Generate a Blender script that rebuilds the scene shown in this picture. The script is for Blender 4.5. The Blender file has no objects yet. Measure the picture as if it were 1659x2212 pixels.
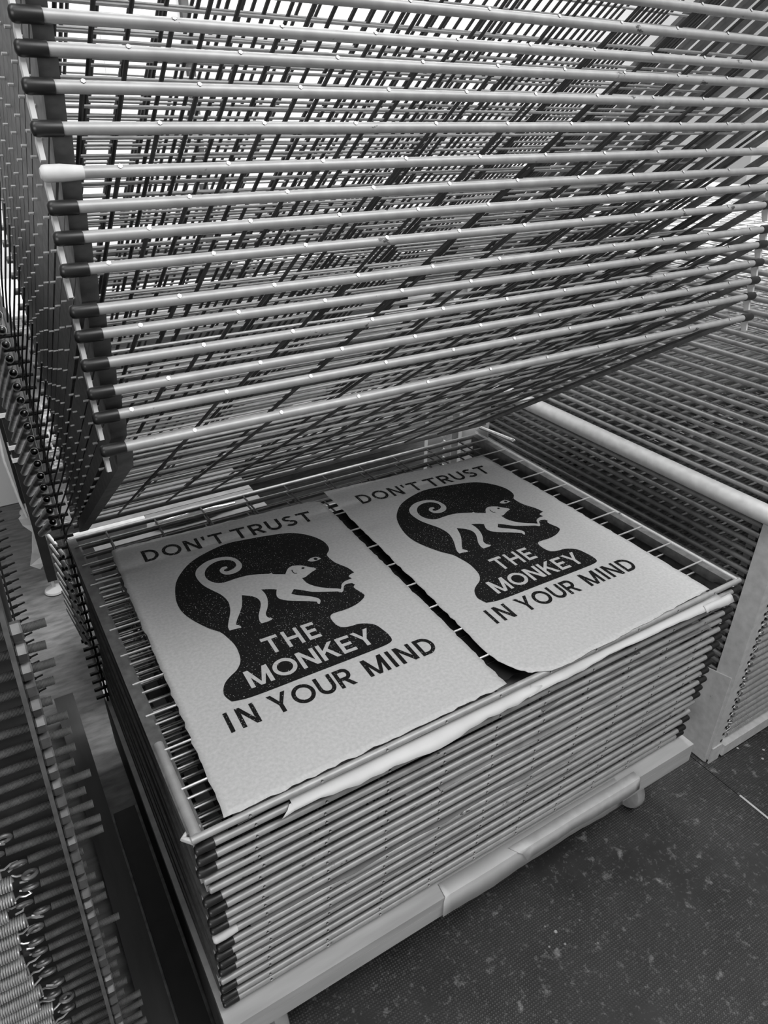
import bpy, bmesh, math, random
from mathutils import Vector, Matrix
random.seed(7)
PI = math.pi
scene = bpy.context.scene
C = scene.collection

# ------------------------------------------------------------------ camera
cam_d = bpy.data.cameras.new('camera'); cam = bpy.data.objects.new('camera', cam_d); C.objects.link(cam)
R_ = Vector((0.85417332, -0.51995198, 0.00615437)); D_ = Vector((-0.25463081, -0.42856648, -0.86688749)); F_ = Vector((0.45337743, 0.73890507, -0.49846585))
cm = Matrix(((R_.x, -D_.x, -F_.x, -0.0902897), (R_.y, -D_.y, -F_.y, -0.55893213), (R_.z, -D_.z, -F_.z, 0.73747163), (0, 0, 0, 1)))
cam.matrix_world = cm
cam_d.sensor_fit = 'HORIZONTAL'; cam_d.sensor_width = 36.0; cam_d.lens = 36.0 * 1524.13 / 1659.0
cam_d.clip_start = 0.02; cam_d.clip_end = 60
scene.camera = cam

# ------------------------------------------------------------------ world, lamps, exposure
w = bpy.data.worlds.new('world'); scene.world = w; w.use_nodes = True
w.node_tree.nodes['Background'].inputs[0].default_value = (1, 1, 1, 1)
w.node_tree.nodes['Background'].inputs[1].default_value = 0.045
def area(name, loc, target, sx, sy, power):
    l = bpy.data.lights.new(name, 'AREA'); l.shape = 'RECTANGLE'; l.size = sx; l.size_y = sy; l.energy = power
    o = bpy.data.objects.new(name, l); C.objects.link(o); o.location = loc
    o.rotation_euler = (Vector(target) - Vector(loc)).to_track_quat('-Z', 'Y').to_euler()
    return o
area('ceiling_lamp_front', (0.95, -1.0, 2.2), (0.6, 0.3, 0), 2.2, 0.9, 50)
area('ceiling_lamp_back', (1.1, 1.0, 2.2), (1.0, 1.6, 0), 1.9, 0.5, 62)
area('fill_light_left', (-0.55, 0.0, 2.2), (-0.3, 0.2, 0), 0.4, 1.4, 14)  # added fill light for the right rack rods and far poster ends
area('fill_light_front_left', (-2.6, -2.6, 1.0), (0.9, 0.4, 0.0), 1.8, 1.2, 62)  # added low fill, reaches the cross wires between the right rack rods
area('ceiling_lamp_wall', (1.8, 1.75, 2.15), (1.8, 2.3, 0.7), 2.6, 0.3, 44)
scene.view_settings.view_transform = 'Standard'; scene.view_settings.look = 'None'
scene.view_settings.exposure = 0.25; scene.view_settings.gamma = 1.0; scene.view_settings.use_curve_mapping = False

FLOOR = -0.644
# ------------------------------------------------------------------ materials
def mat(name, g, rough=0.5, metal=0.0, var=0.0, scale=20.0, bump=0.0, spec=0.5, coord='Object', stretch=None):
    m = bpy.data.materials.new(name); m.use_nodes = True; nt = m.node_tree; b = nt.nodes['Principled BSDF']
    b.inputs['Base Color'].default_value = (g, g, g, 1); b.inputs['Roughness'].default_value = rough
    b.inputs['Metallic'].default_value = metal
    b.inputs['Specular IOR Level'].default_value = spec
    if var or bump:
        tc = nt.nodes.new('ShaderNodeTexCoord'); n = nt.nodes.new('ShaderNodeTexNoise')
        n.inputs['Scale'].default_value = scale; n.inputs['Detail'].default_value = 6
        src = tc.outputs[coord]
        if stretch:
            mp = nt.nodes.new('ShaderNodeMapping'); mp.inputs['Scale'].default_value = stretch
            nt.links.new(src, mp.inputs[0]); src = mp.outputs[0]
        nt.links.new(src, n.inputs['Vector'])
        if var:
            r = nt.nodes.new('ShaderNodeValToRGB'); a, c = max(g * (1 - var), 0), min(g * (1 + var), 1)
            r.color_ramp.elements[0].position = 0.3; r.color_ramp.elements[0].color = (a, a, a, 1)
            r.color_ramp.elements[1].position = 0.7; r.color_ramp.elements[1].color = (c, c, c, 1)
            nt.links.new(n.outputs[0], r.inputs[0]); nt.links.new(r.outputs[0], b.inputs['Base Color'])
        if bump:
            bp = nt.nodes.new('ShaderNodeBump'); bp.inputs['Strength'].default_value = bump; bp.inputs['Distance'].default_value = 0.002
            nt.links.new(n.outputs[0], bp.inputs['Height']); nt.links.new(bp.outputs[0], b.inputs['Normal'])
    return m

def chipped(name, g, chip, thr, rough, metal, scale=9):
    """painted or galvanised metal with small dark chips and scratches"""
    m = mat(name, g, rough, metal, 0.12, 60)
    nt = m.node_tree; b = nt.nodes['Principled BSDF']; old = b.inputs['Base Color'].links[0].from_socket
    tc = nt.nodes.new('ShaderNodeTexCoord'); mp = nt.nodes.new('ShaderNodeMapping'); mp.inputs['Scale'].default_value = (scale * .5, scale, scale)
    oi = nt.nodes.new('ShaderNodeObjectInfo'); va = nt.nodes.new('ShaderNodeVectorMath'); va.operation = 'ADD'
    sc = nt.nodes.new('ShaderNodeVectorMath'); sc.operation = 'SCALE'; sc.inputs[0].default_value = (7, 3, 5)
    nt.links.new(oi.outputs['Random'], sc.inputs['Scale'])
    nt.links.new(tc.outputs['Object'], mp.inputs[0]); nt.links.new(mp.outputs[0], va.inputs[0]); nt.links.new(sc.outputs[0], va.inputs[1])
    n = nt.nodes.new('ShaderNodeTexNoise'); n.inputs['Scale'].default_value = 3; n.inputs['Detail'].default_value = 8; n.inputs['Roughness'].default_value = .7
    nt.links.new(va.outputs[0], n.inputs['Vector'])
    r = nt.nodes.new('ShaderNodeValToRGB'); r.color_ramp.elements[0].position = thr; r.color_ramp.elements[1].position = thr + .02
    nt.links.new(n.outputs[0], r.inputs[0])
    mx = nt.nodes.new('ShaderNodeMix'); mx.data_type = 'RGBA'; mx.inputs[7].default_value = (chip, chip, chip, 1)
    nt.links.new(r.outputs[0], mx.inputs[0]); nt.links.new(old, mx.inputs[6]); nt.links.new(mx.outputs[2], b.inputs['Base Color'])
    return m

M = {}
M['tube'] = chipped('galvanised_tube', 0.33, 0.07, 0.64, 0.48, 0.3)
M['rod'] = mat('dull_grey_rod', 0.26, 0.5, 0.5, 0.2, 40)
M['rail'] = mat('dark_rail', 0.12, 0.55, 0.4, 0.3, 60)
M['wire'] = mat('wire', 0.42, 0.4, 0.4, 0.15, 80)
M['wire_dark'] = mat('cross_wire', 0.06, 0.45, 0.5, 0.15, 80)
M['lit_paint'] = mat('lit_paint', 0.82, 0.5, 0, 0.06, 14)  # pale post paint lightened, stands in for light on their front faces
M['lit_wire'] = mat('lit_wire', 0.72, 0.4, 0.1)  # light caught by the right rack's cross wires, put into their colour
M['tip'] = mat('bright_wire_tip', 0.75, 0.3, 0.6)
M['cap'] = mat('black_rubber', 0.012, 0.4, 0, 0.3, 50)
M['pale'] = chipped('pale_paint', 0.47, 0.08, 0.68, 0.5, 0.0, 12)
M['tape'] = mat('white_tape', 0.50, 0.6, 0, 0.1, 50)
M['paper'] = mat('kraft_paper', 0.42, 0.9, 0, 0.10, 200, 0.06)
M['sheet'] = mat('grey_sheet', 0.17, 0.9, 0, 0.2, 30, 0.1)
M['stack_sheet'] = mat('stack_sheet', 0.27, 0.9, 0, 0.2, 30, 0.1)
M['white_sheet'] = mat('white_sheet', 0.52, 0.8, 0, 0.06, 20, 0.05)
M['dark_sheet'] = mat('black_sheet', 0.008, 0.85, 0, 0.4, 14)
M['spring'] = mat('spring_steel', 0.52, 0.35, 0.6, 0.12, 90)
M['old_spring'] = mat('oxidised_spring', 0.60, 0.5, 0.15, 0.3, 60)
M['bolt'] = mat('zinc_bolt', 0.16, 0.5, 0.55, 0.25, 90)
M['black'] = mat('black_steel', 0.014, 0.5, 0.2, 0.3, 30)
M['dark_panel'] = mat('dark_panel', 0.045, 0.55, 0.2, 0.35, 18)
M['wood'] = mat('pale_board', 0.37, 0.7, 0, 0.15, 14, 0.2, stretch=(.4, 3, 3))
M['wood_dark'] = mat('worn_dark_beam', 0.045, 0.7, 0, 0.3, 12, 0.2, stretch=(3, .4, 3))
M['wall'] = mat('painted_wall', 0.55, 0.8, 0, 0.05, 3)
M['carton'] = mat('carton', 0.13, 0.85, 0, 0.1, 25)
M['caster'] = mat('grey_caster', 0.30, 0.5, 0, 0.15, 30)
M['silver'] = mat('silver_foil', 0.6, 0.22, 0.9, 0.1, 40, 0.6)
M['clear'] = mat('clear_foot', 0.55, 0.25, 0)
M['concrete'] = mat('grey_concrete', 0.15, 0.75, 0, 0.35, 22, 0.3, stretch=(1, 3, 1))

# ink: black with tiny unprinted flecks
def ink_mat(name, thr):
    m = bpy.data.materials.new(name); m.use_nodes = True; nt = m.node_tree; b = nt.nodes['Principled BSDF']
    b.inputs['Roughness'].default_value = .85; b.inputs['Specular IOR Level'].default_value = .2
    tc = nt.nodes.new('ShaderNodeTexCoord')
    n = nt.nodes.new('ShaderNodeTexNoise'); n.inputs['Scale'].default_value = 420; n.inputs['Detail'].default_value = 2
    n2 = nt.nodes.new('ShaderNodeTexNoise'); n2.inputs['Scale'].default_value = 9; n2.inputs['Detail'].default_value = 3
    nt.links.new(tc.outputs['Object'], n.inputs['Vector']); nt.links.new(tc.outputs['Object'], n2.inputs['Vector'])
    ma = nt.nodes.new('ShaderNodeMath'); ma.operation = 'MULTIPLY_ADD'; ma.inputs[1].default_value = .16; nt.links.new(n2.outputs[0], ma.inputs[0]); nt.links.new(n.outputs[0], ma.inputs[2])
    r = nt.nodes.new('ShaderNodeValToRGB'); r.color_ramp.elements[0].position = thr; r.color_ramp.elements[1].position = thr + .07
    r.color_ramp.elements[0].color = (.005, .005, .005, 1); r.color_ramp.elements[1].color = (.36, .36, .36, 1)
    nt.links.new(ma.outputs[0], r.inputs[0]); nt.links.new(r.outputs[0], b.inputs['Base Color'])
    return m
M['ink'] = ink_mat('black_ink', .73)

# studded, scuffed rubber mat
def mat_floor():
    m = bpy.data.materials.new('studded_rubber'); m.use_nodes = True; nt = m.node_tree; b = nt.nodes['Principled BSDF']
    L = nt.links.new
    tc = nt.nodes.new('ShaderNodeTexCoord'); co = tc.outputs['Object']
    def noise(s, d, ro=.55):
        n = nt.nodes.new('ShaderNodeTexNoise'); n.inputs['Scale'].default_value = s; n.inputs['Detail'].default_value = d; n.inputs['Roughness'].default_value = ro
        L(co, n.inputs['Vector']); return n.outputs[0]
    def ramp(x, a, c, v0, v1):
        r = nt.nodes.new('ShaderNodeValToRGB'); r.color_ramp.elements[0].position = a; r.color_ramp.elements[1].position = c
        r.color_ramp.elements[0].color = (v0,) * 3 + (1,); r.color_ramp.elements[1].color = (v1,) * 3 + (1,); L(x, r.inputs[0]); return r.outputs[0]
    def math_(op, a, c):
        n = nt.nodes.new('ShaderNodeMath'); n.operation = op
        for i, v in enumerate((a, c)):
            if isinstance(v, (int, float)): n.inputs[i].default_value = v
            else: L(v, n.inputs[i])
        return n.outputs[0]
    sp = nt.nodes.new('ShaderNodeSeparateXYZ'); L(co, sp.inputs[0])
    k = 2 * PI / 0.0075
    sx = math_('SINE', math_('MULTIPLY', math_('ADD', sp.outputs[0], sp.outputs[1]), k * .7071), 0)
    sy = math_('SINE', math_('MULTIPLY', math_('SUBTRACT', sp.outputs[0], sp.outputs[1]), k * .7071), 0)
    dots = ramp(math_('MULTIPLY', sx, sy), .1, .6, 0, 1)
    wear = ramp(noise(3.2, 4), .40, .60, 0, 1)
    dm = math_('MULTIPLY', dots, wear)
    base = ramp(noise(7, 6, .65), .3, .75, .010, .034)
    spots = ramp(noise(34, 8, .7), .58, .71, 0, .16)
    fine = ramp(noise(120, 5, .7), .57, .70, 0, .09)
    vor = nt.nodes.new('ShaderNodeTexVoronoi'); vor.inputs['Scale'].default_value = 38; L(co, vor.inputs['Vector'])
    fl = math_('MULTIPLY', ramp(vor.outputs[0], .10, .14, .35, 0), ramp(noise(2.6, 3), .56, .66, 0, 1))
    col = math_('ADD', math_('ADD', math_('ADD', base, spots), fine), math_('MULTIPLY', dm, .05))
    mp = nt.nodes.new('ShaderNodeMapping'); mp.inputs['Rotation'].default_value = (0, 0, .6); mp.inputs['Scale'].default_value = (70, 1.6, 1); L(co, mp.inputs[0])
    sn = nt.nodes.new('ShaderNodeTexNoise'); sn.inputs['Scale'].default_value = 1; sn.inputs['Detail'].default_value = 2; L(mp.outputs[0], sn.inputs['Vector'])
    scr = ramp(sn.outputs[0], .73, .76, 0, .10)
    col = math_('ADD', math_('ADD', col, scr), fl)
    L(col, b.inputs['Base Color']); b.inputs['Roughness'].default_value = .55
    bp = nt.nodes.new('ShaderNodeBump'); bp.inputs['Strength'].default_value = .7; bp.inputs['Distance'].default_value = .0015; L(dm, bp.inputs['Height']); L(bp.outputs[0], b.inputs['Normal'])
    return m
M['rubber'] = mat_floor()

# stacked paper edges
def stack_mat():
    m = bpy.data.materials.new('paper_edges'); m.use_nodes = True; nt = m.node_tree; b = nt.nodes['Principled BSDF']; b.inputs['Roughness'].default_value = .9
    tc = nt.nodes.new('ShaderNodeTexCoord'); mp = nt.nodes.new('ShaderNodeMapping'); mp.inputs['Scale'].default_value = (1.5, 1.5, 160)
    n = nt.nodes.new('ShaderNodeTexNoise'); n.inputs['Scale'].default_value = 1; n.inputs['Detail'].default_value = 4
    nt.links.new(tc.outputs['Object'], mp.inputs[0]); nt.links.new(mp.outputs[0], n.inputs['Vector'])
    r = nt.nodes.new('ShaderNodeValToRGB'); r.color_ramp.elements[0].position = .36; r.color_ramp.elements[1].position = .58
    r.color_ramp.elements[0].color = (.12,) * 3 + (1,); r.color_ramp.elements[1].color = (.72,) * 3 + (1,)
    nt.links.new(n.outputs[0], r.inputs[0]); nt.links.new(r.outputs[0], b.inputs['Base Color']); return m
M['stack'] = stack_mat()

# ------------------------------------------------------------------ mesh helper
class MB:
    def __init__(s): s.v = []; s.f = []
    def add(s, vs, fs):
        o = len(s.v); s.v += [tuple(x) for x in vs]; s.f += [tuple(i + o for i in f) for f in fs]; return s
    def box(s, x0, x1, y0, y1, z0, z1):
        return s.add([(x0, y0, z0), (x1, y0, z0), (x1, y1, z0), (x0, y1, z0), (x0, y0, z1), (x1, y0, z1), (x1, y1, z1), (x0, y1, z1)],
                     [(0, 3, 2, 1), (4, 5, 6, 7), (0, 1, 5, 4), (1, 2, 6, 5), (2, 3, 7, 6), (3, 0, 4, 7)])
    def path(s, pts, r, n=8, cap=True):
        """tube along points; r a number or a list"""
        pts = [Vector(p) for p in pts]; rr = r if isinstance(r, (list, tuple)) else [r] * len(pts)
        vs = []; t0 = None; up = None
        for i, p in enumerate(pts):
            t = (pts[min(i + 1, len(pts) - 1)] - pts[max(i - 1, 0)])
            t = t.normalized() if t.length > 1e-9 else t0
            if up is None:
                up = Vector((0, 0, 1)) if abs(t.z) < .9 else Vector((1, 0, 0))
            up = (up - t * up.dot(t)).normalized(); side = t.cross(up); t0 = t
            for k in range(n):
                a = 2 * PI * k / n; vs.append(p + (up * math.cos(a) + side * math.sin(a)) * rr[i])
        fs = []
        for i in range(len(pts) - 1):
            for k in range(n):
                a = i * n + k; b_ = i * n + (k + 1) % n; fs.append((a, b_, b_ + n, a + n))
        if cap: fs += [tuple(range(n))[::-1], tuple(range((len(pts) - 1) * n, len(pts) * n))]
        return s.add(vs, fs)
    def lathe(s, prof, axis='x', n=14, o=(0, 0, 0), cap=True):
        pts = []
        rr = []
        for a, r in prof:
            d = {'x': (a, 0, 0), 'y': (0, a, 0), 'z': (0, 0, a)}[axis]
            pts.append((o[0] + d[0], o[1] + d[1], o[2] + d[2])); rr.append(max(r, 1e-5))
        vs = []; ax = {'x': 0, 'y': 1, 'z': 2}[axis]
        for p, r in zip(pts, rr):
            for k in range(n):
                a = 2 * PI * k / n; q = list(p); q[(ax + 1) % 3] += r * math.cos(a); q[(ax + 2) % 3] += r * math.sin(a); vs.append(q)
        fs = [(i * n + k, i * n + (k + 1) % n, (i + 1) * n + (k + 1) % n, (i + 1) * n + k) for i in range(len(pts) - 1) for k in range(n)]
        if cap: fs += [tuple(range(n))[::-1], tuple(range((len(pts) - 1) * n, len(pts) * n))]
        return s.add(vs, fs)
    def helix(s, x0, x1, R, r, pitch, seg=12, n=5, y=0, z=0):
        turns = abs(x1 - x0) / pitch; N = int(turns * seg); pts = []
        for i in range(N + 1):
            a = 2 * PI * i / seg; pts.append((x0 + (x1 - x0) * i / N, y + R * math.cos(a), z + R * math.sin(a)))
        return s.path(pts, r, n)
    def poly(s, pts, z0, z1):
        n = len(pts); return s.add([(x, y, z0) for x, y in pts] + [(x, y, z1) for x, y in pts],
            [tuple(range(n))[::-1], tuple(range(n, 2 * n))] + [(i, (i + 1) % n, (i + 1) % n + n, i + n) for i in range(n)])
    def mesh(s, name, m, smooth=True):
        me = bpy.data.meshes.new(name); me.from_pydata(s.v, [], s.f); me.update()
        bm = bmesh.new(); bm.from_mesh(me); bmesh.ops.recalc_face_normals(bm, faces=bm.faces); bm.to_mesh(me); bm.free()
        for mm in (m if isinstance(m, (list, tuple)) else [m]): me.materials.append(mm)
        if smooth:
            me.polygons.foreach_set('use_smooth', [True] * len(me.polygons))
            try: me.set_sharp_from_angle(angle=math.radians(40))
            except Exception: pass
        return me
    def build(s, name, m, parent=None, loc=(0, 0, 0), rot=(0, 0, 0), smooth=True):
        return put(name, s.mesh(name, m, smooth), parent, loc, rot)
def put(name, me, parent=None, loc=(0, 0, 0), rot=(0, 0, 0)):
    o = bpy.data.objects.new(name, me); C.objects.link(o); o.parent = parent; o.location = loc; o.rotation_euler = rot; return o
def tag(o, label, cat, group=None):
    o['label'] = label; o['category'] = cat
    if group: o['group'] = group
    return o
def thing(name, label, cat, loc=(0, 0, 0), rot=(0, 0, 0), group=None):
    o = bpy.data.objects.new(name, None); C.objects.link(o); o.location = loc; o.rotation_euler = rot; o.empty_display_size = .05
    return tag(o, label, cat, group)
def struct(name, mb, m):
    o = mb.build(name, m, smooth=False); o['kind'] = 'structure'; return o
ORD = ['', 'first', 'second', 'third', 'fourth', 'fifth', 'sixth', 'seventh', 'eighth', 'ninth', 'tenth', 'eleventh', 'twelfth', 'thirteenth', 'fourteenth', 'fifteenth', 'sixteenth', 'seventeenth', 'eighteenth', 'nineteenth', 'twentieth']
TENS = {20: 'twenty', 30: 'thirty', 40: 'forty', 50: 'fifty'}
def ordn(n):
    if n <= 20: return ORD[n]
    t = n // 10 * 10
    return {30: 'thirtieth', 40: 'fortieth', 50: 'fiftieth'}[n] if n % 10 == 0 else TENS[t] + '-' + ORD[n % 10]

# ------------------------------------------------------------------ setting
struct('floor', MB().box(-4, 6, -3, 2.6, FLOOR - .1, FLOOR - .004), M['concrete'])
struct('wall_back', MB().box(-4, 6, 2.3, 2.4, FLOOR, 2.4), M['wall'])
struct('wall_right', MB().box(4.2, 4.3, -3, 2.3, FLOOR, 2.4), M['wall'])
o = MB().box(0.0, 1.186, -2.2, 0.86, FLOOR - .004, FLOOR).build('floor_mat', M['rubber'], smooth=False)
tag(o, 'dark studded rubber floor mat with pale scuffs under the print rack', 'floor mat')
o = MB().box(1.19, 2.6, -2.2, 0.86, FLOOR - .004, FLOOR - .0005).build('floor_mat', M['rubber'], smooth=False)
tag(o, 'dark rubber floor mat beyond the seam, beside the right rack base', 'floor mat')
o = MB().poly([(1.1905, -.075), (1.1955, -.075), (1.1955, .0), (1.1905, .0)], FLOOR, FLOOR + .001).build('paper_scrap', M['tape'], loc=(-.003, -.06, 0), smooth=False)
tag(o, 'thin white strip lying in the seam between the floor mats', 'paper scrap')

# ------------------------------------------------------------------ rack shelf (proto meshes, hinge axis = local x axis, shelf reaches to local -y)
LEN = .76; WID = 1.02
WY = [-LEN + .072 * k for k in range(1, 11)]
WX = [.072 + .0968 * k for k in range(10)]
def railmb(pr):
    n = len(pr); return MB().add([(x, y, z) for x in (0, .016) for y, z in pr], [tuple(range(n))[::-1], tuple(range(n, 2 * n))] + [(i, (i + 1) % n, (i + 1) % n + n, i + n) for i in range(n)])
def shelf_meshes(WX, cross='wire_dark', thick_cross=.0021):
    P = {}
    P['front_tube'] = MB().lathe([(.0, .0038), (.0012, .0051), (1.0188, .0051), (1.02, .0038)], 'x', 14, (0, -LEN, -.0048)).mesh('front_tube', M['tube'])
    cap = MB().lathe([(0, .003), (.0015, .0054), (.004, .0063), (.024, .0063), (.0245, .0054)], 'x', 14).mesh('end_cap', M['cap'])
    P['end_cap'] = cap
    P['end_cap_taped'] = MB().lathe([(0, .0038), (.002, .0062), (.004, .0068), (.016, .0070), (.026, .0062), (.034, .0054)], 'x', 12).mesh('end_cap_taped', M['tape'])
    P['side_rail'] = railmb([(-LEN + .0075, -.0008), (-LEN + .0075, -.006), (-LEN + .034, -.0200), (0, -.0200), (0, -.0008)]).mesh('side_rail', M['rail'], False)
    P['slim_rail'] = railmb([(-LEN + .0075, -.0008), (-LEN + .0075, -.0075), (0, -.0075), (0, -.0008)]).mesh('side_rail', M['rail'], False)
    P['back_rod'] = MB().lathe([(.004, .0056), (1.016, .0056)], 'x', 12, (0, 0, -.0052)).mesh('back_rod', M['rod'])
    g = MB()
    for y in WY: g.path([(.007, y, .0), (1.013, y, 0)], .0017, 6)
    P['wire_mesh'] = None
    g2 = MB()
    for x in WX: g2.path([(x, -LEN - .0058, -.0035), (x, .004, -.0035)], thick_cross, 6)
    n1 = len(g.f); g.add(g2.v, g2.f); me = g.mesh('wire_mesh', [M['wire'], M[cross], M['tip']])
    tipf = set()
    for i, p in enumerate(me.polygons):
        if i >= n1: p.material_index = 1
        if len(p.vertices) == 6: p.material_index = 2
    P['wire_mesh'] = me
    P['stop_tab'] = MB().add([(-.001, -LEN + .004, -.006), (-.001, -LEN + .016, -.006), (-.001, -LEN + .020, -.022), (-.001, -LEN + .012, -.024),
                              (.003, -LEN + .004, -.006), (.003, -LEN + .016, -.006), (.003, -LEN + .020, -.022), (.003, -LEN + .012, -.024)],
                             [(0, 1, 2, 3), (4, 7, 6, 5), (0, 3, 7, 4), (1, 5, 6, 2), (0, 4, 5, 1), (2, 6, 7, 3)]).mesh('stop_tab', M['pale'], False)
    P['tension_rod'] = MB().path([(-.003, -.30, -.004), (-.008, -.20, -.012), (-.014, -.10, -.018), (-.018, -.004, -.030)], .0014, 6).mesh('tension_rod', M['rail'])
    return P
PM = shelf_meshes(WX)
r0 = random.Random(5)
WM = [shelf_meshes([x + d for x in WX])['wire_mesh'] for d in [(-.034 + .0397 * k) % .0968 - .045 for k in range(28)]]
WMR = shelf_meshes([.03 + .0325 * k for k in range(31)], 'lit_wire', .0023)['wire_mesh']
def rack_shelf(label, loc, rot, group, full=True, taped=False, rod=False, caps=(True, True), wm=None, rx=.012):
    t = thing('rack_shelf', label, 'rack shelf', loc, rot, group)
    put('front_tube', PM['front_tube'], t)
    put('wire_mesh', wm or PM['wire_mesh'], t); put('back_rod', PM['back_rod'], t)
    put('side_rail', PM['side_rail'], t, (rx, 0, 0)); put('side_rail', PM['slim_rail' if rod else 'side_rail'], t, (.992, 0, 0))
    if full:
        if caps[0]:
            c = put('end_cap', PM['end_cap_taped' if taped else 'end_cap'], t, (-.004, -LEN, -.0048))
            if taped: c['label'] = 'end cap wrapped in pale tape'
        if caps[1]: put('end_cap', PM['end_cap'], t, (1.024, -LEN, -.0048), (0, 0, PI))
        put('stop_tab', PM['stop_tab'], t, (.0, 0, 0)); put('stop_tab', PM['stop_tab'], t, (1.018, 0, 0))
    if rod: put('tension_rod', PM['tension_rod'], t)
    return t

# lower stack of level shelves (the top one carries the two posters)
HY = .757
NLOW = 19; PL = .0232
low_y = lambda i: -.0 + .0014 * i
for i in range(NLOW):
    if i == 0: lb = 'level wire shelf carrying the two monkey posters, top of the lowered stack'
    elif i == NLOW - 1: lb = 'level wire shelf at the very bottom of the lowered stack, above the pale board'
    else: lb = 'level wire shelf, %s below the one carrying the posters' % ordn(i)
    jx = random.uniform(-.004, .004) if i else -.008
    rz = random.uniform(-.0012, .0012) if i else 0
    t = rack_shelf(lb, (jx, HY + low_y(i) + .003, -PL * i + (random.uniform(-.0025, .0025) if i else 0)), (0, random.uniform(-.001, .001) if i else 0, rz), 'lowered shelves of the main rack',
               taped=(i == 10), rx=-.001, caps=(i not in (0, 4, 5, 15), i != 0 and random.random() < .6))
    if i == 0:
        MB().path([(1.012, -LEN, -.003), (1.012, 0, -.003)], .0048, 10).build('side_tube', M['tube'], t)
        MB().path([(.008, -LEN + .16, -.004), (.008, -LEN + .01, -.004), (.008, -LEN + .002, -.0045)], .0072, 12).build('corner_tube', M['tube'], t)
        MB().path([(.02, -LEN, -.006), (.002, -LEN - .001, -.006), (-.006, -LEN + .008, -.006), (.004, -LEN + .016, -.006), (.016, -LEN + .012, -.006)], .004, 8).build('corner_loop', M['pale'], t)

# raised shelves, all tipped up about their back hinges
ANG = [33.15, 33.85, 33.85, 34.05, 34.25, 34.05, 34.9, 35.05, 35.0, 35.15, 35.85, 36.3, 36.35, 36.05, 36.4, 36.7, 36.9] + [37.0] * 6
NR = len(ANG)
for i, a in enumerate(ANG):
    lb = 'raised wire shelf tipped up over the posters, %s' % ('lowest of the raised ones' if i == 0 else '%s above the lowest raised one' % ordn(i))
    rack_shelf(lb, (.004, HY, .032 + .0247 * i), (math.radians(-a), math.radians(.07 * max(0, i - 6)), 0), 'raised shelves of the main rack', taped=(i == 9), rod=True, wm=WM[i])

# ------------------------------------------------------------------ main rack frame
fr = thing('drying_rack', 'upright frame behind the poster shelves with pale posts and side springs', 'drying rack', (0, .9, -.41))
fz = .41
def fpart(name, mb, m, sm=True):
    o = mb.build(name, m, fr, smooth=sm); o.location = (0, -.9, fz); return o
for x0 in (.885, .995):
    mb = MB()
    zs = [-.42 + .0235 * k for k in range(50)]
    mb.box(x0, x0 + (.05 if x0 < .95 else .045), .815, .83, -.42, .80)
    for z in zs: mb.box(x0 + .045, x0 + .056, .812, .83, z + .004, z + .017)
    fpart('post', mb, M['lit_paint'], False)
fpart('side_plate', MB().box(-.014, -.010, .79, .845, -.42, .80), M['pale'], False)
fpart('side_plate', MB().box(1.062, 1.066, .79, .845, -.42, .80), M['pale'], False)
fpart('tie_bar', MB().lathe([(-.01, .013), (.15, .013)], 'x', 16, (0, .80, -.028)), M['pale'])
hk = MB()
for k in range(36):
    z = .80 - .0235 * k - .42 + .02
    hk = MB().path([(-.030, .772, z), (.006, .772, z)], .0042, 8).path([(-.008, .772, z), (-.008, .766, z - .012), (-.008, .774, z - .018)], .0025, 6)
    fpart('hinge_pin', hk, M['black'])
# springs: ridged closed coils
def ridged(L, R, n, seg=10):
    prof = []
    for k in range(n): prof += [(L * k / n, R * .88), (L * (k + .5) / n, R)]
    prof.append((L, R * .88)); return MB().lathe(prof, 'y', seg, cap=False)
rel = ridged(.26, .0074, 90).path([(0, -.012, 0), (.001, -.004, 0), (0, .004, .002)], .0013, 6).mesh('coil_spring', M['old_spring'])
lng = ridged(.34, .0050, 150).path([(0, -.02, 0), (.002, -.01, .002), (0, 0, .004)], .0013, 6).mesh('coil_spring', M['spring'])
def aim(p, q):
    d = Vector(q) - Vector(p); return d.to_track_quat('Y', 'Z').to_euler()
for i in range(NR):
    z = .032 + .0247 * i + .010
    p = (-.024, .765, z); q = (-.0390, .95, z - .110 - .004 * max(0, 8 - i) * .2)
    s = put('coil_spring', rel, fr); s.location = (p[0], p[1] - .9, p[2] + fz); s.rotation_euler = aim(p, q)
for i in range(9):
    z = .004 - .026 * i
    p = (-.024, .66, z); q = (-.030, 1.1, z - .17)
    s = put('coil_spring', lng, fr); s.location = (p[0], p[1] + .03 - .9, p[2] + fz); s.rotation_euler = aim(p, q)
# right side long spring beside the top shelf
s = put('coil_spring', lng, fr); s.location = (1.055, .68 - .9, .0 + fz); s.rotation_euler = aim((0, 0, 0), (0, 1, -.1)); s.scale = (1, .4, 1)

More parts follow.
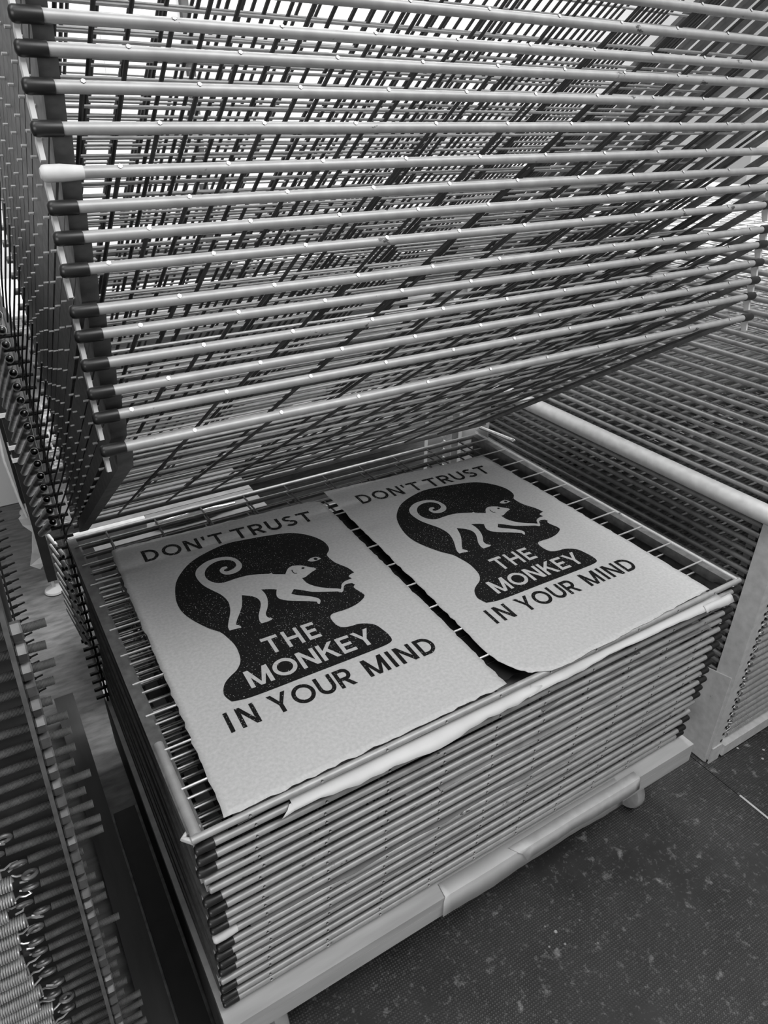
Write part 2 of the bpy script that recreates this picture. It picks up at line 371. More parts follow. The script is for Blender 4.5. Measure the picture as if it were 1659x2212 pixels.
# ------------------------------------------------------------------ trolley under the main rack
tr = thing('trolley', 'low pale wooden trolley board on casters under the shelf stack', 'trolley', (.5, .4, FLOOR))
def tp(name, mb, m, sm=True, parent=None):
    o = mb.build(name, m, parent or tr, smooth=sm)
    if parent is None: o.location = (-.5, -.4, -FLOOR)
    return o
tp('board', MB().box(-.012, 1.03, -.003, .84, -.456, -.437), M['wood'], False)
tp('fascia', MB().box(-.012, 1.03, -.003, .016, -.487, -.4565), M['wood'], False)
tp('side_skirt', MB().box(-.0135, -.010, .017, .80, -.60, -.4375), M['dark_panel'], False)
for cx, cy in ((.945, .072), (.08, .07), (.08, .76), (.95, .76)):
    wh = tp('caster', MB().lathe([(-.013, .040), (-.011, .045), (-.005, .048), (.005, .048), (.011, .045), (.013, .040)], 'x', 24, (cx, cy, FLOOR + .048)), M['caster'])
    f = MB().box(cx - .022, cx - .018, cy - .015, cy + .015, FLOOR + .05, -.488).box(cx + .018, cx + .022, cy - .015, cy + .015, FLOOR + .05, -.488).box(cx - .03, cx + .03, cy - .03, cy + .03, -.492, -.4875)
    f.build('caster_fork', M['bolt'], wh, smooth=False)
# white paper strip taped over the front edge of the board
def sheet_mesh(name, pts, m, th=.0006, kind='sheet', label='', cat='paper sheet', group=None):
    o = MB().poly([(p[0], p[1]) for p in pts], 0, th).build(name, m, smooth=False); return tag(o, label, cat, group)
def strip(name, prof, x0, x1, m, label, cat, n=24, wob=.0015, cut=0.0, group=None):
    """thin sheet: a profile in (y, z) swept along x, with a slightly ragged front edge"""
    mb = MB(); rows = []
    for i in range(n + 1):
        t = i / n; x = x0 + (x1 - x0) * t; row = []
        for j, (y, z) in enumerate(prof):
            e = wob * (math.sin(i * .31 + x0 * 9) + .5 * math.sin(i * .83 + j * .3) + .25 * math.sin(i * 2.9))
            xx = x + (cut * j / (len(prof) - 1) if i == 0 else 0)
            row.append((xx, y + (e if j == 0 else e * .3), z + (e * .5 if j == 0 else 0)))
        rows.append(row)
    k = len(prof); vs = [p for r in rows for p in r]
    fs = [(i * k + j, i * k + j + 1, (i + 1) * k + j + 1, (i + 1) * k + j) for i in range(n) for j in range(k - 1)]
    me = MB().add(vs, fs).mesh(name, m); o = put(name, me); md = o.modifiers.new('thickness', 'SOLIDIFY'); md.thickness = .0006; md.offset = 1
    return tag(o, label, cat, group)
strip('paper_sheet', [(-.010, -.478), (-.0055, -.445), (-.004, -.4345), (.022, -.4345)], .372, .815, M['white_sheet'], 'white paper strip folded over the front edge of the trolley board', 'paper sheet', wob=.0012, cut=.01)
strip('paper_sheet', [(-.0105, -.462), (-.0072, -.442), (-.0055, -.4335), (.012, -.4335)], .56, .86, M['tape'], 'smaller translucent paper strip lapped over the right part of the board edge', 'paper sheet', wob=.0011, cut=-.03)

# ------------------------------------------------------------------ sheets lying inside the lower stack
r2 = random.Random(3)
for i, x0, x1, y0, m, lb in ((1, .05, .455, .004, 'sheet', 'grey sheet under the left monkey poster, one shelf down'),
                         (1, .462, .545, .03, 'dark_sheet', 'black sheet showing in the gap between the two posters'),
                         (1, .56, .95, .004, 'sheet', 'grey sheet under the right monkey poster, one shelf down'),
                         (2, .28, .93, .0, 'sheet', 'wide grey sheet two shelves below the right poster'),
                         (3, .06, .42, .012, 'dark_sheet', 'dark sheet three shelves below the left poster'),
                         (4, .55, .96, -.004, 'sheet', 'grey sheet four shelves below the right poster'),
                         (5, .10, .50, .01, 'dark_sheet', 'dark sheet five shelves below the left poster'),
                         (6, .30, .90, .002, 'stack_sheet', 'tan grey sheet six shelves below the posters'),
                         (7, .36, .95, -.003, 'stack_sheet', 'light grey sheet seven shelves below the posters'),
                         (9, .08, .92, .0, 'stack_sheet', 'long light sheet nine shelves below the posters'),
                         (11, .05, .60, -.003, 'sheet', 'grey sheet eleven shelves below the left poster'),
                         (12, .20, .95, -.003, 'stack_sheet', 'light sheet twelve shelves below the posters'),
                         (14, .06, .95, -.002, 'sheet', 'grey sheet fourteen shelves below the posters'),
                         (16, .10, .90, .0, 'sheet', 'grey sheet sixteen shelves below the posters')):
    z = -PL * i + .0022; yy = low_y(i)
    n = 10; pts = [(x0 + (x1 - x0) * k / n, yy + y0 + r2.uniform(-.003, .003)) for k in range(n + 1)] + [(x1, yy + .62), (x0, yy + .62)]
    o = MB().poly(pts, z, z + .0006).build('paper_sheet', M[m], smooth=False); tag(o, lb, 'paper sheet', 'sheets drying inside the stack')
# sheets that droop out over the tubes
strip('paper_sheet', [(-.0165, -.0255), (-.010, -.0195), (.002, -.0170), (.006, -.0172)], .10, .53, M['white_sheet'], 'pale torn sheet edge hanging out below the left monkey poster', 'paper sheet', wob=.0035, cut=.03)
strip('paper_sheet', [(-.0120, -.0232), (-.008, -.0195), (.002, -.0172), (.006, -.0174)], .50, .955, M['white_sheet'], 'pale sheet edge hanging out below the right monkey poster, corner curled', 'paper sheet', wob=.0018, cut=.02)
strip('paper_scrap', [(-.019, -.027), (-.013, -.019), (-.008, -.0165)], .905, .978, M['white_sheet'], 'small white curled paper corner at the right end of the poster shelf', 'paper scrap', n=8, wob=.0015, cut=.0)

# ------------------------------------------------------------------ posters
HEAD=[(102.7,226.8),(63.2,237.4),(23.0,244.2),(-17.6,248.1),(-62.3,235.7),(-95.3,218.3),(-119.6,193.7),(-136.6,166.7),(-147.6,131.0),(-151.6,99.9),(-148.8,72.7),(-139.5,45.6),(-124.6,16.0),(-111.6,-2.1),(-106.0,-21.0),(-101.9,-43.2),(-102.9,-64.9),(-107.4,-83.8),(-118.2,-98.6),(-130.8,-106.7),(-141.7,-115.5),(-148.5,-126.3),(-152.1,-138.6),(-150.1,-149.0),(-146.9,-157.4),(-127.0,-162.1),(-96.0,-163.2),(-30.0,-162.2),(39.6,-161.5),(91.1,-160.6),(110.8,-158.8),(119.4,-153.9),(121.4,-140.6),(119.2,-124.5),(114.8,-108.2),(103.4,-97.5),(90.8,-92.2),(81.5,-91.8),(69.5,-89.3),(61.4,-82.9),(58.3,-70.3),(59.0,-55.8),(64.1,-48.6),(73.5,-47.5),(90.6,-48.2),(107.5,-46.0),(122.1,-41.0),(135.8,-32.0),(137.9,-22.9),(134.3,-10.5),(132.3,1.2),(137.9,7.3),(135.8,13.5),(125.7,16.3),(118.2,12.0),(111.8,4.3),(116.0,17.4),(125.9,24.8),(137.2,26.4),(141.9,26.0),(139.7,34.6),(143.4,38.4),(154.2,41.3),(150.7,60.7),(138.4,87.0),(135.5,110.1),(137.2,119.7),(146.8,130.6),(151.5,144.7),(150.9,166.4),(140.4,191.5),(123.2,212.7)]
MONK=[(-64.8,126.3),(-43.5,127.3),(-20.4,126.8),(0.7,120.1),(17.5,112.2),(22.8,113.7),(23.7,107.9),(33.2,101.8),(43.0,96.3),(46.5,101.8),(54.2,111.2),(65.2,114.9),(80.7,107.8),(88.7,97.9),(97.2,89.3),(98.8,83.8),(88.9,80.3),(78.3,75.0),(70.2,70.7),(64.3,71.1),(65.0,54.7),(73.3,37.9),(89.7,21.6),(105.0,11.6),(109.8,6.8),(115.3,14.3),(124.2,21.4),(133.2,22.8),(136.2,20.5),(125.6,17.7),(118.2,12.0),(111.4,0.3),(106.1,-2.2),(101.8,3.7),(81.8,13.6),(62.9,24.2),(46.6,40.3),(37.9,47.3),(28.8,37.2),(34.2,30.0),(45.7,20.8),(56.9,11.1),(64.2,1.6),(64.3,-6.5),(59.0,-13.5),(56.8,-10.9),(57.8,-5.5),(45.6,3.4),(30.4,12.6),(15.5,22.3),(6.3,32.2),(3.9,42.3),(7.9,53.8),(11.5,60.7),(6.3,65.1),(-3.1,70.4),(-12.4,74.2),(-10.8,60.8),(-12.5,44.8),(-18.1,28.0),(-24.9,15.6),(-30.9,6.2),(-31.0,-4.4),(-25.0,-10.3),(-28.4,-13.3),(-36.7,-14.2),(-45.7,-14.0),(-46.5,-6.9),(-43.0,6.7),(-36.5,18.9),(-29.8,31.3),(-26.3,42.5),(-27.1,53.0),(-32.7,62.9),(-41.2,70.4),(-47.6,75.4),(-53.3,57.7),(-60.1,41.9),(-70.5,25.3),(-78.1,14.0),(-83.5,3.6),(-78.2,-3.0),(-78.6,-8.2),(-90.5,-6.2),(-97.4,-5.9),(-97.0,3.4),(-90.8,18.1),(-82.4,35.2),(-76.8,51.3),(-74.2,66.2),(-75.0,80.0),(-78.9,95.7),(-85.4,109.7),(-92.0,123.9),(-97.0,137.3),(-99.6,153.1),(-100.0,167.9),(-98.1,177.9),(-92.3,189.7),(-81.7,199.0),(-67.5,206.7),(-47.1,208.6),(-29.1,202.5),(-18.9,191.2),(-14.6,175.3),(-15.5,161.8),(-22.7,150.6),(-33.3,145.2),(-45.0,145.1),(-53.9,150.8),(-57.3,160.2),(-55.7,168.4),(-48.7,174.3),(-41.4,172.5),(-41.5,166.5),(-47.2,165.9),(-50.3,161.5),(-46.6,157.2),(-37.4,158.0),(-27.6,163.3),(-23.6,172.6),(-25.3,184.5),(-35.9,194.4),(-50.8,197.3),(-67.8,191.2),(-79.5,178.7),(-85.1,163.2),(-84.2,148.1),(-77.2,134.7)]
EYE=[(96.2,117.0),(105.3,122.2),(115.9,120.3),(121.5,111.4),(111.2,109.0),(101.1,111.1)]
EAR=[(58.3,102.8),(57.0,96.0),(58.4,89.9),(62.5,89.1)]
def smooth_closed(pts, k=3, keep=None):
    """Catmull-Rom through the points, keeping sharp turns sharp"""
    n = len(pts); out = []
    def ang(i):
        a = Vector(pts[i]) - Vector(pts[i - 1]); b = Vector(pts[(i + 1) % n]) - Vector(pts[i])
        return a.angle(b) if a.length and b.length else 0
    sharp = [ang(i) > .95 for i in range(n)]
    for i in range(n):
        p0, p1, p2, p3 = (Vector(pts[(i + d) % n]) for d in (-1, 0, 1, 2))
        m1 = (p2 - p0) * .5 if not sharp[i] else (p2 - p1) * .6
        m2 = (p3 - p1) * .5 if not sharp[(i + 1) % n] else (p2 - p1) * .6
        L = (p2 - p1).length
        if m1.length > 1.3 * L: m1 *= 1.3 * L / m1.length
        if m2.length > 1.3 * L: m2 *= 1.3 * L / m2.length
        for s in range(k):
            t = s / k; h = (2 * t**3 - 3 * t**2 + 1, t**3 - 2 * t**2 + t, -2 * t**3 + 3 * t**2, t**3 - t**2)
            q = p1 * h[0] + m1 * h[1] + p2 * h[2] + m2 * h[3]; out.append((q.x, q.y))
    return out
# geometric capitals built from strokes; each returns polygons in a box of height 1
ST = .175
def seg(a, b, t=ST):
    a, b = Vector(a), Vector(b); d = (b - a).normalized(); nrm = Vector((-d.y, d.x)) * t / 2
    return [tuple(a + nrm), tuple(a - nrm), tuple(b - nrm), tuple(b + nrm)]
def arc(cx, cy, rx, ry, a0, a1, t=ST, n=20):
    out = []
    for i in range(n):
        p = []
        for a in (a0 + (a1 - a0) * i / n, a0 + (a1 - a0) * (i + 1) / n):
            c, s = math.cos(math.radians(a)), math.sin(math.radians(a))
            p.append(((cx + (rx) * c, cy + (ry) * s), (cx + (rx - t) * c, cy + (ry - t) * s)))
        out.append([p[0][0], p[0][1], p[1][1], p[1][0]])
    return out
h = ST / 2
def para(xb0, xb1, xt0, xt1): return [(xb0, 0), (xb1, 0), (xt1, 1), (xt0, 1)]
GL = {
 'I': (ST, [seg((h, 0), (h, 1))]),
 'D': (.80, [seg((h, 0), (h, 1)), seg((0, h), (.34, h)), seg((0, 1 - h), (.34, 1 - h))] + arc(.32, .5, .48, .5, -90, 90)),
 'O': (1.0, arc(.5, .5, .5, .5, 0, 360, n=40)),
 'N': (.80, [seg((h, 0), (h, 1)), seg((.80 - h, 0), (.80 - h, 1)), para(.80 - ST * 1.15, .80, 0, ST * 1.15)]),
 'T': (.80, [seg((0, 1 - h), (.80, 1 - h)), seg((.40, 0), (.40, 1))]),
 "'": (ST, [[(0, 1), (ST, 1), (ST * .8, .64), (ST * .2, .64)]]),
 'R': (.74, [seg((h, 0), (h, 1)), seg((0, 1 - h), (.42, 1 - h)), seg((0, .36 + h), (.42, .36 + h)), [(.74 - ST * 1.2, 0), (.74, 0), (.48, .40), (.28, .40)]] + arc(.40, .68, .31, .32, -90, 90)),
 'U': (.78, [seg((h, .38), (h, 1)), seg((.78 - h, .38), (.78 - h, 1))] + arc(.39, .39, .39, .39, 180, 360)),
 'S': (.68, arc(.34, .735, .31, .265, 35, 270, n=18) + arc(.34, .285, .34, .285, -150, 90, n=18)),
 'H': (.80, [seg((h, 0), (h, 1)), seg((.80 - h, 0), (.80 - h, 1)), seg((0, .5), (.80, .5))]),
 'E': (.62, [seg((h, 0), (h, 1)), seg((0, h), (.62, h)), seg((0, .5), (.56, .5)), seg((0, 1 - h), (.62, 1 - h))]),
 'M': (.98, [seg((h, 0), (h, 1)), seg((.98 - h, 0), (.98 - h, 1)), para(.49 - h, .49 + h * .8, 0, ST * 1.1), para(.49 - h * .8, .49 + h, .98 - ST * 1.1, .98)]),
 'K': (.78, [seg((h, 0), (h, 1)), [(.12, .30), (.12, .53), (.56, 1), (.77, 1)], [(.30, .52), (.42, .65), (.78, 0), (.57, 0)]]),
 'Y': (.84, [seg((.42, 0), (.42, .5)), [(.42 - h, .40), (.42 + h * .9, .40), (.20, 1), (0, 1)], [(.42 - h * .9, .40), (.42 + h, .40), (.84, 1), (.64, 1)]]),
 'V': (.84, [para(.42 - h, .42 + h * .9, 0, .2), para(.42 - h * .9, .42 + h, .64, .84)]),
}
def word(txt, x0, x1, yb, hgt, slope=0.0, gap=.2):
    """polygons (mm) of a word fitted between x0 and x1"""
    tot = sum(GL[c][0] for c in txt) + gap * (len(txt) - 1); sx = (x1 - x0) / tot; x = 0; out = []
    for c in txt:
        w_, ps = GL[c]
        for p in ps: out.append([(x0 + (x + a) * sx, yb + b * hgt + slope * (x0 + (x + a) * sx)) for a, b in p])
        x += w_ + gap
    return out
def fill(pts):
    """triangulated simple polygon"""
    from mathutils.geometry import tessellate_polygon
    return [tuple(t) for t in tessellate_polygon([[Vector((x, y, 0)) for x, y in pts]])]
def disc(cx, cy, rx, ry, n=16): return [(cx + rx * math.cos(2 * PI * k / n), cy + ry * math.sin(2 * PI * k / n)) for k in range(n)]
def poster(label, quad, roundc, seed, curl, T):
    """quad: world corners TL TR BR BL of the sheet on the shelf; T maps art millimetres to world"""
    rr = random.Random(seed)
    c = sum((Vector(q) for q in quad), Vector((0, 0))) / 4
    root = thing('poster', label, 'poster', (c.x, c.y, .0018))
    TL, TR, BR, BL = [Vector(q) - c for q in quad]
    # deckle edged sheet as a fine grid
    nu, nv = 44, 66; vs = []; fs = []
    for j in range(nv + 1):
        for i in range(nu + 1):
            u, v = i / nu, j / nv
            p = BL.lerp(BR, u).lerp(TL.lerp(TR, u), v)
            e = .0016
            if i in (0, nu): p.x += rr.uniform(-e, e)
            if j in (0, nv): p.y += rr.uniform(-e, e)
            # rounded corner at front left (right poster) / slightly rounded corners elsewhere
            for (cu, cv, rad) in roundc:
                W_, H_ = .43, .655
                du, dv = abs(u - cu) * W_, abs(v - cv) * H_
                if du < rad and dv < rad:
                    qx, qy = rad - du, rad - dv; m_ = max(qx, qy); l_ = math.hypot(qx, qy)
                    if l_ > 1e-6:
                        k = m_ / l_; p.x += (qx * (1 - k)) * (1 if cu < .5 else -1); p.y += (qy * (1 - k)) * (1 if cv < .5 else -1)
            z = curl(u, v)
            vs.append((p.x, p.y, z))
    W1 = nu + 1
    fs = [(j * W1 + i, j * W1 + i + 1, (j + 1) * W1 + i + 1, (j + 1) * W1 + i) for j in range(nv) for i in range(nu)]
    pm = MB().add(vs, fs).mesh('paper', M['paper']); po = put('paper', pm, root); md = po.modifiers.new('thickness', 'SOLIDIFY'); md.thickness = .0007; md.offset = -1
    def layer(name, polys, m, z):
        mb = MB()
        for ip, p in enumerate(polys):
            q = [T(x, y) for x, y in p]; mb.add([(a - c.x, b - c.y, z + .000035 * (ip % 5)) for a, b in q], fill(p))
        me = bpy.data.meshes.new(name); me.from_pydata(mb.v, [], mb.f); me.update(); me.materials.append(m)
        for pl in me.polygons:
            if pl.normal.z < 0: pl.flip()
        return put(name, me, root)
    top = .0004
    head = [smooth_closed(HEAD)]
    ln = word("DON'T", -167.5, -11.2, 253.2, 41, -.042) + word('TRUST', 4.5, 174.0, 253.2, 41, -.042, .17) \
       + word('IN', -166.5, -122.5, -213, 39.5, gap=.32) + word('YOUR', -102.5, 27.5, -212.6, 39, gap=.13) + word('MIND', 50, 172, -211.8, 38.5, gap=.2)
    layer('ink_print', head + ln, M['ink'], top).__setitem__('label', 'black printed head profile and lettering')
    white = [smooth_closed(MONK, 2), smooth_closed(EYE, 3)] + word('THE', -64, 27, -91.5, 41, gap=.22) + word('MONKEY', -113, 98, -147.2, 38.5, gap=.12)
    layer('unprinted_print', white, M['paper'], top + .0004).__setitem__('label', 'bare paper monkey and lettering inside the black head')
    det = [disc(111.5, 115.0, 3.6, 4.4), disc(78.6, 98.6, 3.0, 2.6)]
    for a, b in zip(EAR[:-1], EAR[1:]): det.append(seg(a, b, 1.7))
    layer('ink_detail', det, M['ink'], top + .0008).__setitem__('label', 'black eye and ear marks')
    return root
def make_T(ox, oy, ang, s=1.0, k=0.0):
    ca, sa = math.cos(ang), math.sin(ang)
    def T(x, y):
        x *= .001 * s; y *= .001 * s
        return (ox + x * ca - y * sa + k * y, oy + x * sa + y * ca)
    return T
oA = (.2620, .3332); aA = math.radians(-1.481)
poster("pale poster with a black head and monkey print, left one nearest the camera", [(.054, .674), (.488, .650), (.470, .005), (.036, .004)], [(1, 1, .03), (0, 1, .012)], 1,
       lambda u, v: .0, make_T(oA[0], oA[1], aA))
poster("pale poster with a black head and monkey print, right one with a rounded front corner", [(.512, .676), (.930, .643), (.932, .004), (.485, -.012)], [(0, 0, .085)], 2,
       lambda u, v: .0, make_T(.7145, .3254, math.radians(-1.5), .976))

# ------------------------------------------------------------------ rack on the right (hinge side towards us)
XR = 1.215; RP = .0226; NRR = 50
rf = thing('drying_rack', 'pale painted frame of the right rack with a row of springs on its side', 'drying rack', (XR + .1, .5, FLOOR))
def rp(name, mb, m, sm=True):
    o = mb.build(name, m, rf, smooth=sm); o.location = (-(XR + .1), -.5, -FLOOR); return o
rp('post', MB().box(XR - .012, XR + .026, .040, .044, FLOOR + .012, .62).box(XR - .012, XR - .008, .044, .085, FLOOR + .0, .62), M['pale'], False)
rp('post', MB().box(XR - .012, XR + .03, 1.13, 1.134, FLOOR + .012, .62), M['pale'], False)
gus = [(.046, FLOOR + .003), (.046, -.372), (.17, -.40), (.17, FLOOR + .003)]
g = MB(); g.add([(XR - .016, y, z) for y, z in gus] + [(XR - .0125, y, z) for y, z in gus], [(0, 1, 2, 3), (7, 6, 5, 4), (0, 4, 5, 1), (1, 5, 6, 2), (2, 6, 7, 3), (3, 7, 4, 0)])
rp('gusset_plate', g, M['pale'], False)
rp('side_panel', MB().box(XR + .02, XR + .75, .062, .066, -.60, .60), M['dark_panel'], False)
rp('base_rail', MB().box(XR + .028, XR + .75, .030, .062, FLOOR + .012, -.598), M['pale'], False)
rp('foot_bracket', MB().box(XR - .01, XR + .026, .036, .0395, FLOOR, FLOOR + .05), M['pale'], False)
rp('tie_bar', MB().lathe([(.0445, .0195), (1.12, .0195)], 'y', 18, (XR - .034, 0, .046)), M['pale'])
rp('top_bar', MB().lathe([(.09, .012), (1.12, .012)], 'y', 14, (XR - .03, 0, .607)), M['pale'])
rs = MB().helix(.014, .36, .0064, .0011, .0031, 10, 5).path([(-.016, -.005, 0), (-.006, -.006, .001), (.004, -.004, .002), (.014, 0, .0066)], .0011, 6).mesh('coil_spring', M['spring'])
for k in range(26):
    s = put('coil_spring', rs, rf); z = FLOOR + .060 + RP * k
    s.location = (XR + .036 - (XR + .1), .048 - .5, z - FLOOR); s.rotation_euler = (k * 1.1, 0, 0)
for k in range(26):
    z = FLOOR + .060 + RP * k
    rp('hook_slot', MB().box(XR + .018, XR + .024, .0385, .0398, z - .003, z + .003), M['black'], False)
rp('hook_hole', MB().lathe([(0, .009), (.002, .009)], 'y', 14, (XR + .10, .0595, FLOOR + .115)), M['black'])
for k in range(NRR):
    z = -.585 + RP * k
    lb = 'level wire shelf of the right rack, ' + ('lowest of its stack' if k == 0 else 'topmost of its stack' if k == NRR - 1 else '%s up from the bottom of its stack' % ordn(k + 1))
    rack_shelf(lb, (XR + random.uniform(-.002, .002), 1.10, z + random.uniform(-.002, .002)), (0, random.uniform(-.002, .002), 0), 'shelves of the right rack', full=False, wm=WMR).rotation_euler = (random.uniform(-.004, .004), random.uniform(-.003, .003), -PI / 2)
for o in list(C.objects):
    if o.name.startswith('rack_shelf') and o.get('group') == 'shelves of the right rack':
        # mirror so the shelf reaches to +x from its hinge
        o.rotation_euler.z = PI / 2; o.location.y = .085

# ------------------------------------------------------------------ rack on the left (only its hinge post and springs are in view)
XL = -.131
lf = thing('drying_rack', 'dark hinge post of the left rack with rows of eye bolts and springs', 'drying rack', (XL, 0, FLOOR))
LEANK = math.radians(2.3)
lg = bpy.data.objects
def lp(name, mb, m, sm=True, parent=None):
    o = mb.build(name, m, parent or lf, smooth=sm); return o
lf.rotation_euler = (0, LEANK, 0)
Z0 = -FLOOR
lf.location = (XL - .0155 - .012, 0, FLOOR)
lp('flange', MB().box(-.002, .002, -.006, .055, .02, 1.25), M['rail'], False)
lp('web_plate', MB().box(-.62, -.0025, .050, .055, .02, 1.25), M['dark_panel'], False)
r3 = random.Random(11)
rivet = MB().lathe([(-.006, .004), (-.001, .0045), (.0, .0045)], 'y', 10).mesh('rivet', M['bolt'])
for k in range(6): put('rivet', rivet, lf, (-.075 + r3.uniform(-.01, .01), .050, .43 + .045 * k))
def nutmesh():
    mb = MB(); prof = [(0, .0085), (.0014, .0096), (.0082, .0096), (.0096, .0085)]
    mb.lathe(prof, 'x', 6); return mb.mesh('nut', M['bolt'], False)
nut = nutmesh()
def shaft(L0, L1):
    prof = []; n = int((L1 - L0) / .0011)
    for i in range(n): prof += [(L0 + (L1 - L0) * i / n, .0037), (L0 + (L1 - L0) * (i + .5) / n, .0044)]
    prof.append((L1, .0037)); return prof
ringpts = lambda x: [(x - .0055 + .0065 * math.cos(2 * PI * k / 14), 0, .0050 * math.sin(2 * PI * k / 14)) for k in range(15)]
sp_left = MB().helix(0, -.22, .0068, .0010, .0025, 14, 5).path([(0, 0, .0068), (.004, 0, .004), (.010, .003, .003), (.016, .004, 0), (.013, .001, -.004), (.006, -.002, -.003)], .0012, 6).mesh('coil_spring', M['spring'])
for k in range(34):
    z = .27 + .0216 * k + r3.uniform(-.001, .001)
    out = r3.choice((.012, .018, .022, .030, .026, .006)); inn = r3.uniform(.030, .046) + (0.014 if k > 20 else 0)
    bm_ = MB().lathe(shaft(-inn + .004, .0095 + out), 'x', 10).path(ringpts(-inn), .0023, 8)
    b = put('eye_bolt', bm_.mesh('eye_bolt', M['bolt']), lf, (0, .018, z)); b.rotation_euler = (r3.choice((.2, .9, 1.4, .5)), r3.uniform(-.06, .06), 0)
    nn = put('nut', nut, b, (.0025, 0, 0)); nn.rotation_euler = (r3.uniform(0, 1), 0, 0)
    s = put('coil_spring', sp_left, lf, (-inn - .022, .018, z - .002)); s.rotation_euler = (r3.uniform(0, 6), r3.uniform(-.05, .03), r3.uniform(-.03, .03))
# rear hinge post of the same rack with its thin bolt ends, and the beam it stands on
lp('light_block_panel', MB().box(-.012, -.004, .056, 1.089, .005, 1.2), M['dark_panel'], False)  # added to block light from the gap, replaces the rack's unseen shelves
lp('rear_flange', MB().box(-.002, .002, 1.09, 1.15, .02, 1.1), M['rail'], False)
for k in range(26):
    mb = MB().lathe([(-.01, .0042), (.012, .0042), (.0125, .0026), (.03, .0026)], 'x', 8)
    put('hinge_bolt', mb.mesh('hinge_bolt', M['black']), lf, (.002, 1.105, .02 + .0235 * k), (0, -.25, 0))
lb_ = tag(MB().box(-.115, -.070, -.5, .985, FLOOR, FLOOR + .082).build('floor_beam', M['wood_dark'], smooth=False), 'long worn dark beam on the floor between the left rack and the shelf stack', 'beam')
# black slab added in the gap, its colour standing in for deep shade
tag(MB().box(-.064, -.018, -.4, .62, FLOOR, FLOOR + .02).build('gap_shade_slab', M['black'], smooth=False), 'black slab standing in for shade in the gap beside the trolley', 'shade slab')

# ------------------------------------------------------------------ behind: table leg, carton, paper shelves, wall sheets
tb = thing('work_table', 'work table behind the rack on slim black legs with screw feet', 'table', (.8, 1.9, FLOOR))
def tbp(name, mb, m, sm=False, parent=None):
    o = mb.build(name, m, parent or tb, smooth=sm)
    if parent is None: o.location = (-.8, -1.9, -FLOOR)
    return o
for x, y in ((-.028, 1.6), (1.7, 1.6), (-.028, 2.2), (1.7, 2.2)):
    l = tbp('leg', MB().box(x - .014, x + .014, y - .014, y + .014, FLOOR + .045, .16), M['black'])
    MB().lathe([(0, .032), (.006, .030), (.014, .012), (.016, .006), (.046, .006)], 'z', 18, (x, y, FLOOR)).build('foot', M['clear'], l)
tbp('table_top', MB().box(-.06, 1.75, 1.57, 2.24, .1605, .195), M['carton'])
tbp('lower_board', MB().box(-.01, 1.69, 1.59, 2.22, -.26, -.235), M['dark_panel'])
pp = [(-.072, -.375), (-.045, -.355), (-.030, -.325), (.03, -.30), (.075, -.31), (.075, -.43), (.03, -.425), (-.002, -.455), (-.036, -.525), (-.030, -.548), (-.052, -.572), (-.078, -.552), (-.062, -.50), (-.046, -.43), (-.066, -.405)]
n_ = len(pp); ys = [1.632 + .006 * math.sin(k * 1.9) for k in range(n_)]
mb = MB().add([(x, y, z) for (x, z), y in zip(pp, ys)] + [(x, y + .0015, z) for (x, z), y in zip(pp, ys)], [f for f in fill([(x, z) for x, z in pp])] + [tuple(q + n_ for q in f) for f in fill([(x, z) for x, z in pp])] + [(k, (k + 1) % n_, (k + 1) % n_ + n_, k + n_) for k in range(n_)])
tag(mb.build('paper_sheet', M['tape'], smooth=False), 'crumpled white paper hanging behind the black table leg', 'paper sheet')
mb = MB()
for k, x in enumerate((-.062, -.006)):
    mb.path([(x, 1.60, .10), (x + .004, 1.596, -.02), (x - .004, 1.60, -.16), (x + .006, 1.598, -.30), (x + (.014 if k == 0 else -.004), 1.60, -.36)], .0042, 8)
tag(mb.build('cord_loop', M['tape']), 'white cord looped down both sides of the black table leg', 'cord')
for k, z in enumerate((-.03, -.13, -.17)):
    x = -.028; o = MB().box(x - .018, x + .018, 1.5815, 1.6185, z, z + .012).build('tape_band', M['tape'], smooth=False)
    tag(o, 'white tape band around the black table leg, %s' % ('topmost of three', 'middle of three', 'lowest of three')[k], 'tape')
# stacks of paper
def pile(label, x0, x1, y0, y1, z0, z1, m='stack'):
    t = MB(); n = max(2, int((z1 - z0) / .012)); rr = random.Random(label)
    for k in range(n):
        a = z0 + (z1 - z0) * k / n; b = z0 + (z1 - z0) * (k + 1) / n - .0006; j = rr.uniform(-.006, .006)
        t.box(x0 + j, x1 + j * .6, y0 + rr.uniform(-.006, .006), y1, a, b)
    return tag(t.build('paper_stack', M[m], smooth=False), label, 'paper stack')
pile('low stack of paper sheets on the lower board of the work table, left', .06, .80, 1.62, 2.1, -.2345, -.03)
pile('stack of paper sheets on the lower board of the work table, right', .86, 1.60, 1.62, 2.1, -.2345, -.06)
pile('flat stack of white boards on the work table top', .05, .7, 1.62, 2.15, .1955, .235)
pile('taller stack of sheets on the right half of the work table', .78, 1.6, 1.64, 2.15, .1955, .26)
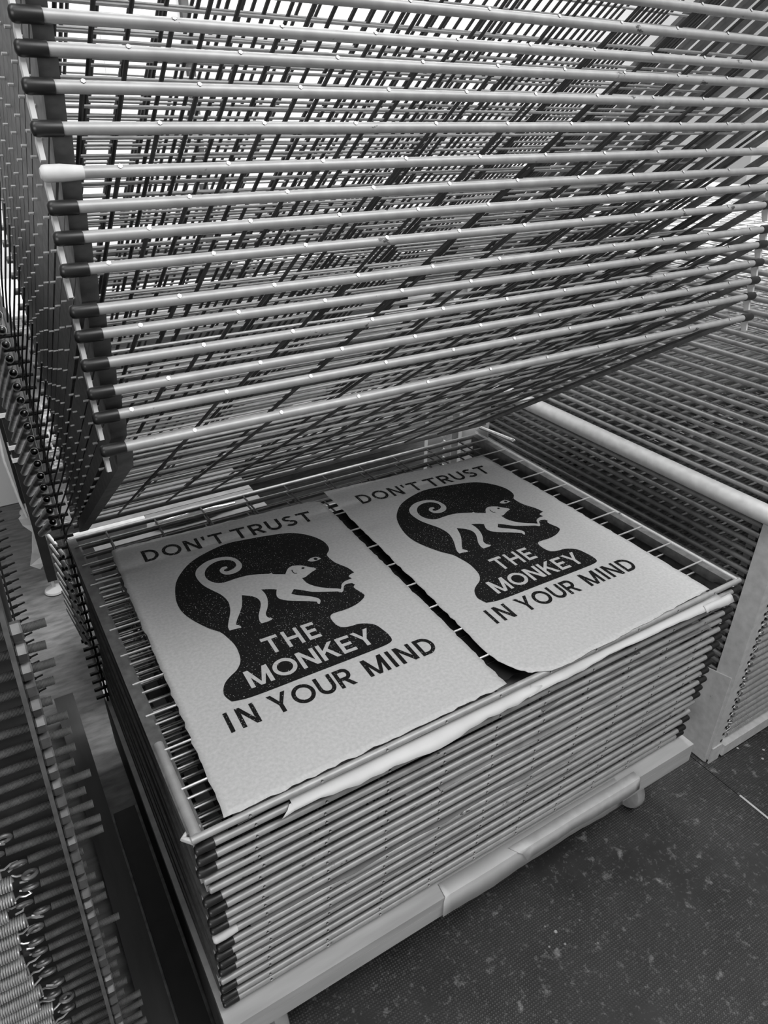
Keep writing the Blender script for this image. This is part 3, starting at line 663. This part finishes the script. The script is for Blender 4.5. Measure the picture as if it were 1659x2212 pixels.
# carton with a foil pack behind the lowest shelf edge
cb = thing('cardboard_box', 'closed grey cardboard box on the floor behind the poster shelf', 'box', (.27, 1.12, FLOOR))
MB().box(-.21, .23, -.14, .16, 0, .46).build('body', M['carton'], cb, smooth=False)
MB().box(-.21, .23, -.012, .012, .4605, .4612).build('tape_strip', M['sheet'], cb, smooth=False)
fp = thing('foil_pack', 'shiny silver foil pack with a white barcode label on the box', 'packet', (.30, 1.02, FLOOR + .461))
MB().lathe([(-.09, .002), (-.08, .012), (-.03, .016), (.05, .015), (.085, .006), (.12, .004)], 'x', 14, (0, 0, .0165)).build('pouch', M['silver'], fp)
lbm = MB().box(-.005, .03, -.012, .010, .033, .0338).build('barcode_label', M['tape'], fp, smooth=False)
bars = MB(); x = -.002
while x < .027:
    wv = random.choice((.0008, .0014, .002)); bars.box(x, x + wv, -.009, .007, .0339, .0342); x += wv + random.choice((.0009, .0015))
bars.build('bars', M['black'], lbm, smooth=False)
# sheets pinned on the back wall
for x, z, w_, h_, m, lb in ((.66, .78, .20, .34, 'wall', 'white printed sheet on the back wall under a dark clip rail'),
                        (.28, .80, .24, .36, 'paper', 'tan sheet on the back wall at the far left'),
                        (1.15, .84, .46, .42, 'white_sheet', 'large white sheet on the back wall beside the clip rail'),
                        (1.75, .80, .42, .40, 'paper', 'tan sheet on the back wall right of the large white one'),
                        (2.4, .85, .5, .5, 'white_sheet', 'broad white sheet far right on the back wall')):
    o = MB().box(x - w_ / 2, x + w_ / 2, 2.2975, 2.2995, z - h_ / 2, z + h_ / 2).build('wall_sheet', M[m], smooth=False); o = tag(o, lb, 'wall sheet')
    if x == .66:
        mb = MB()
        def arcword(txt, a0, a1, R, cx, cz, hgt):
            for i, ch in enumerate(txt):
                a = a0 + (a1 - a0) * i / max(1, len(txt) - 1); ca, sa = math.cos(a), math.sin(a)
                for p in GL[ch][1]:
                    q = []
                    for u, v in p:
                        uu, vv = (u - GL[ch][0] / 2) * hgt, v * hgt; r_ = R + vv
                        q.append((cx + r_ * sa + uu * ca, 2.2972, cz + r_ * ca - uu * sa))
                    mb.add(q, fill(p))
        arcword('HE', -.75, -.5, .10, .66, .72, .026); arcword('VE', .5, .75, .10, .66, .72, .026)
        mb.build('lettering', M['black'], o, smooth=False)
tag(MB().box(.54, .78, 2.288, 2.2995, .955, .972).build('clip_rail', M['black'], smooth=False), 'thin dark clip rail on the back wall above the printed sheet', 'rail')
tag(MB().box(.835, .86, 2.27, 2.2995, .2, 1.6).build('wall_batten', M['dark_panel'], smooth=False), 'narrow dark vertical batten on the back wall', 'batten')
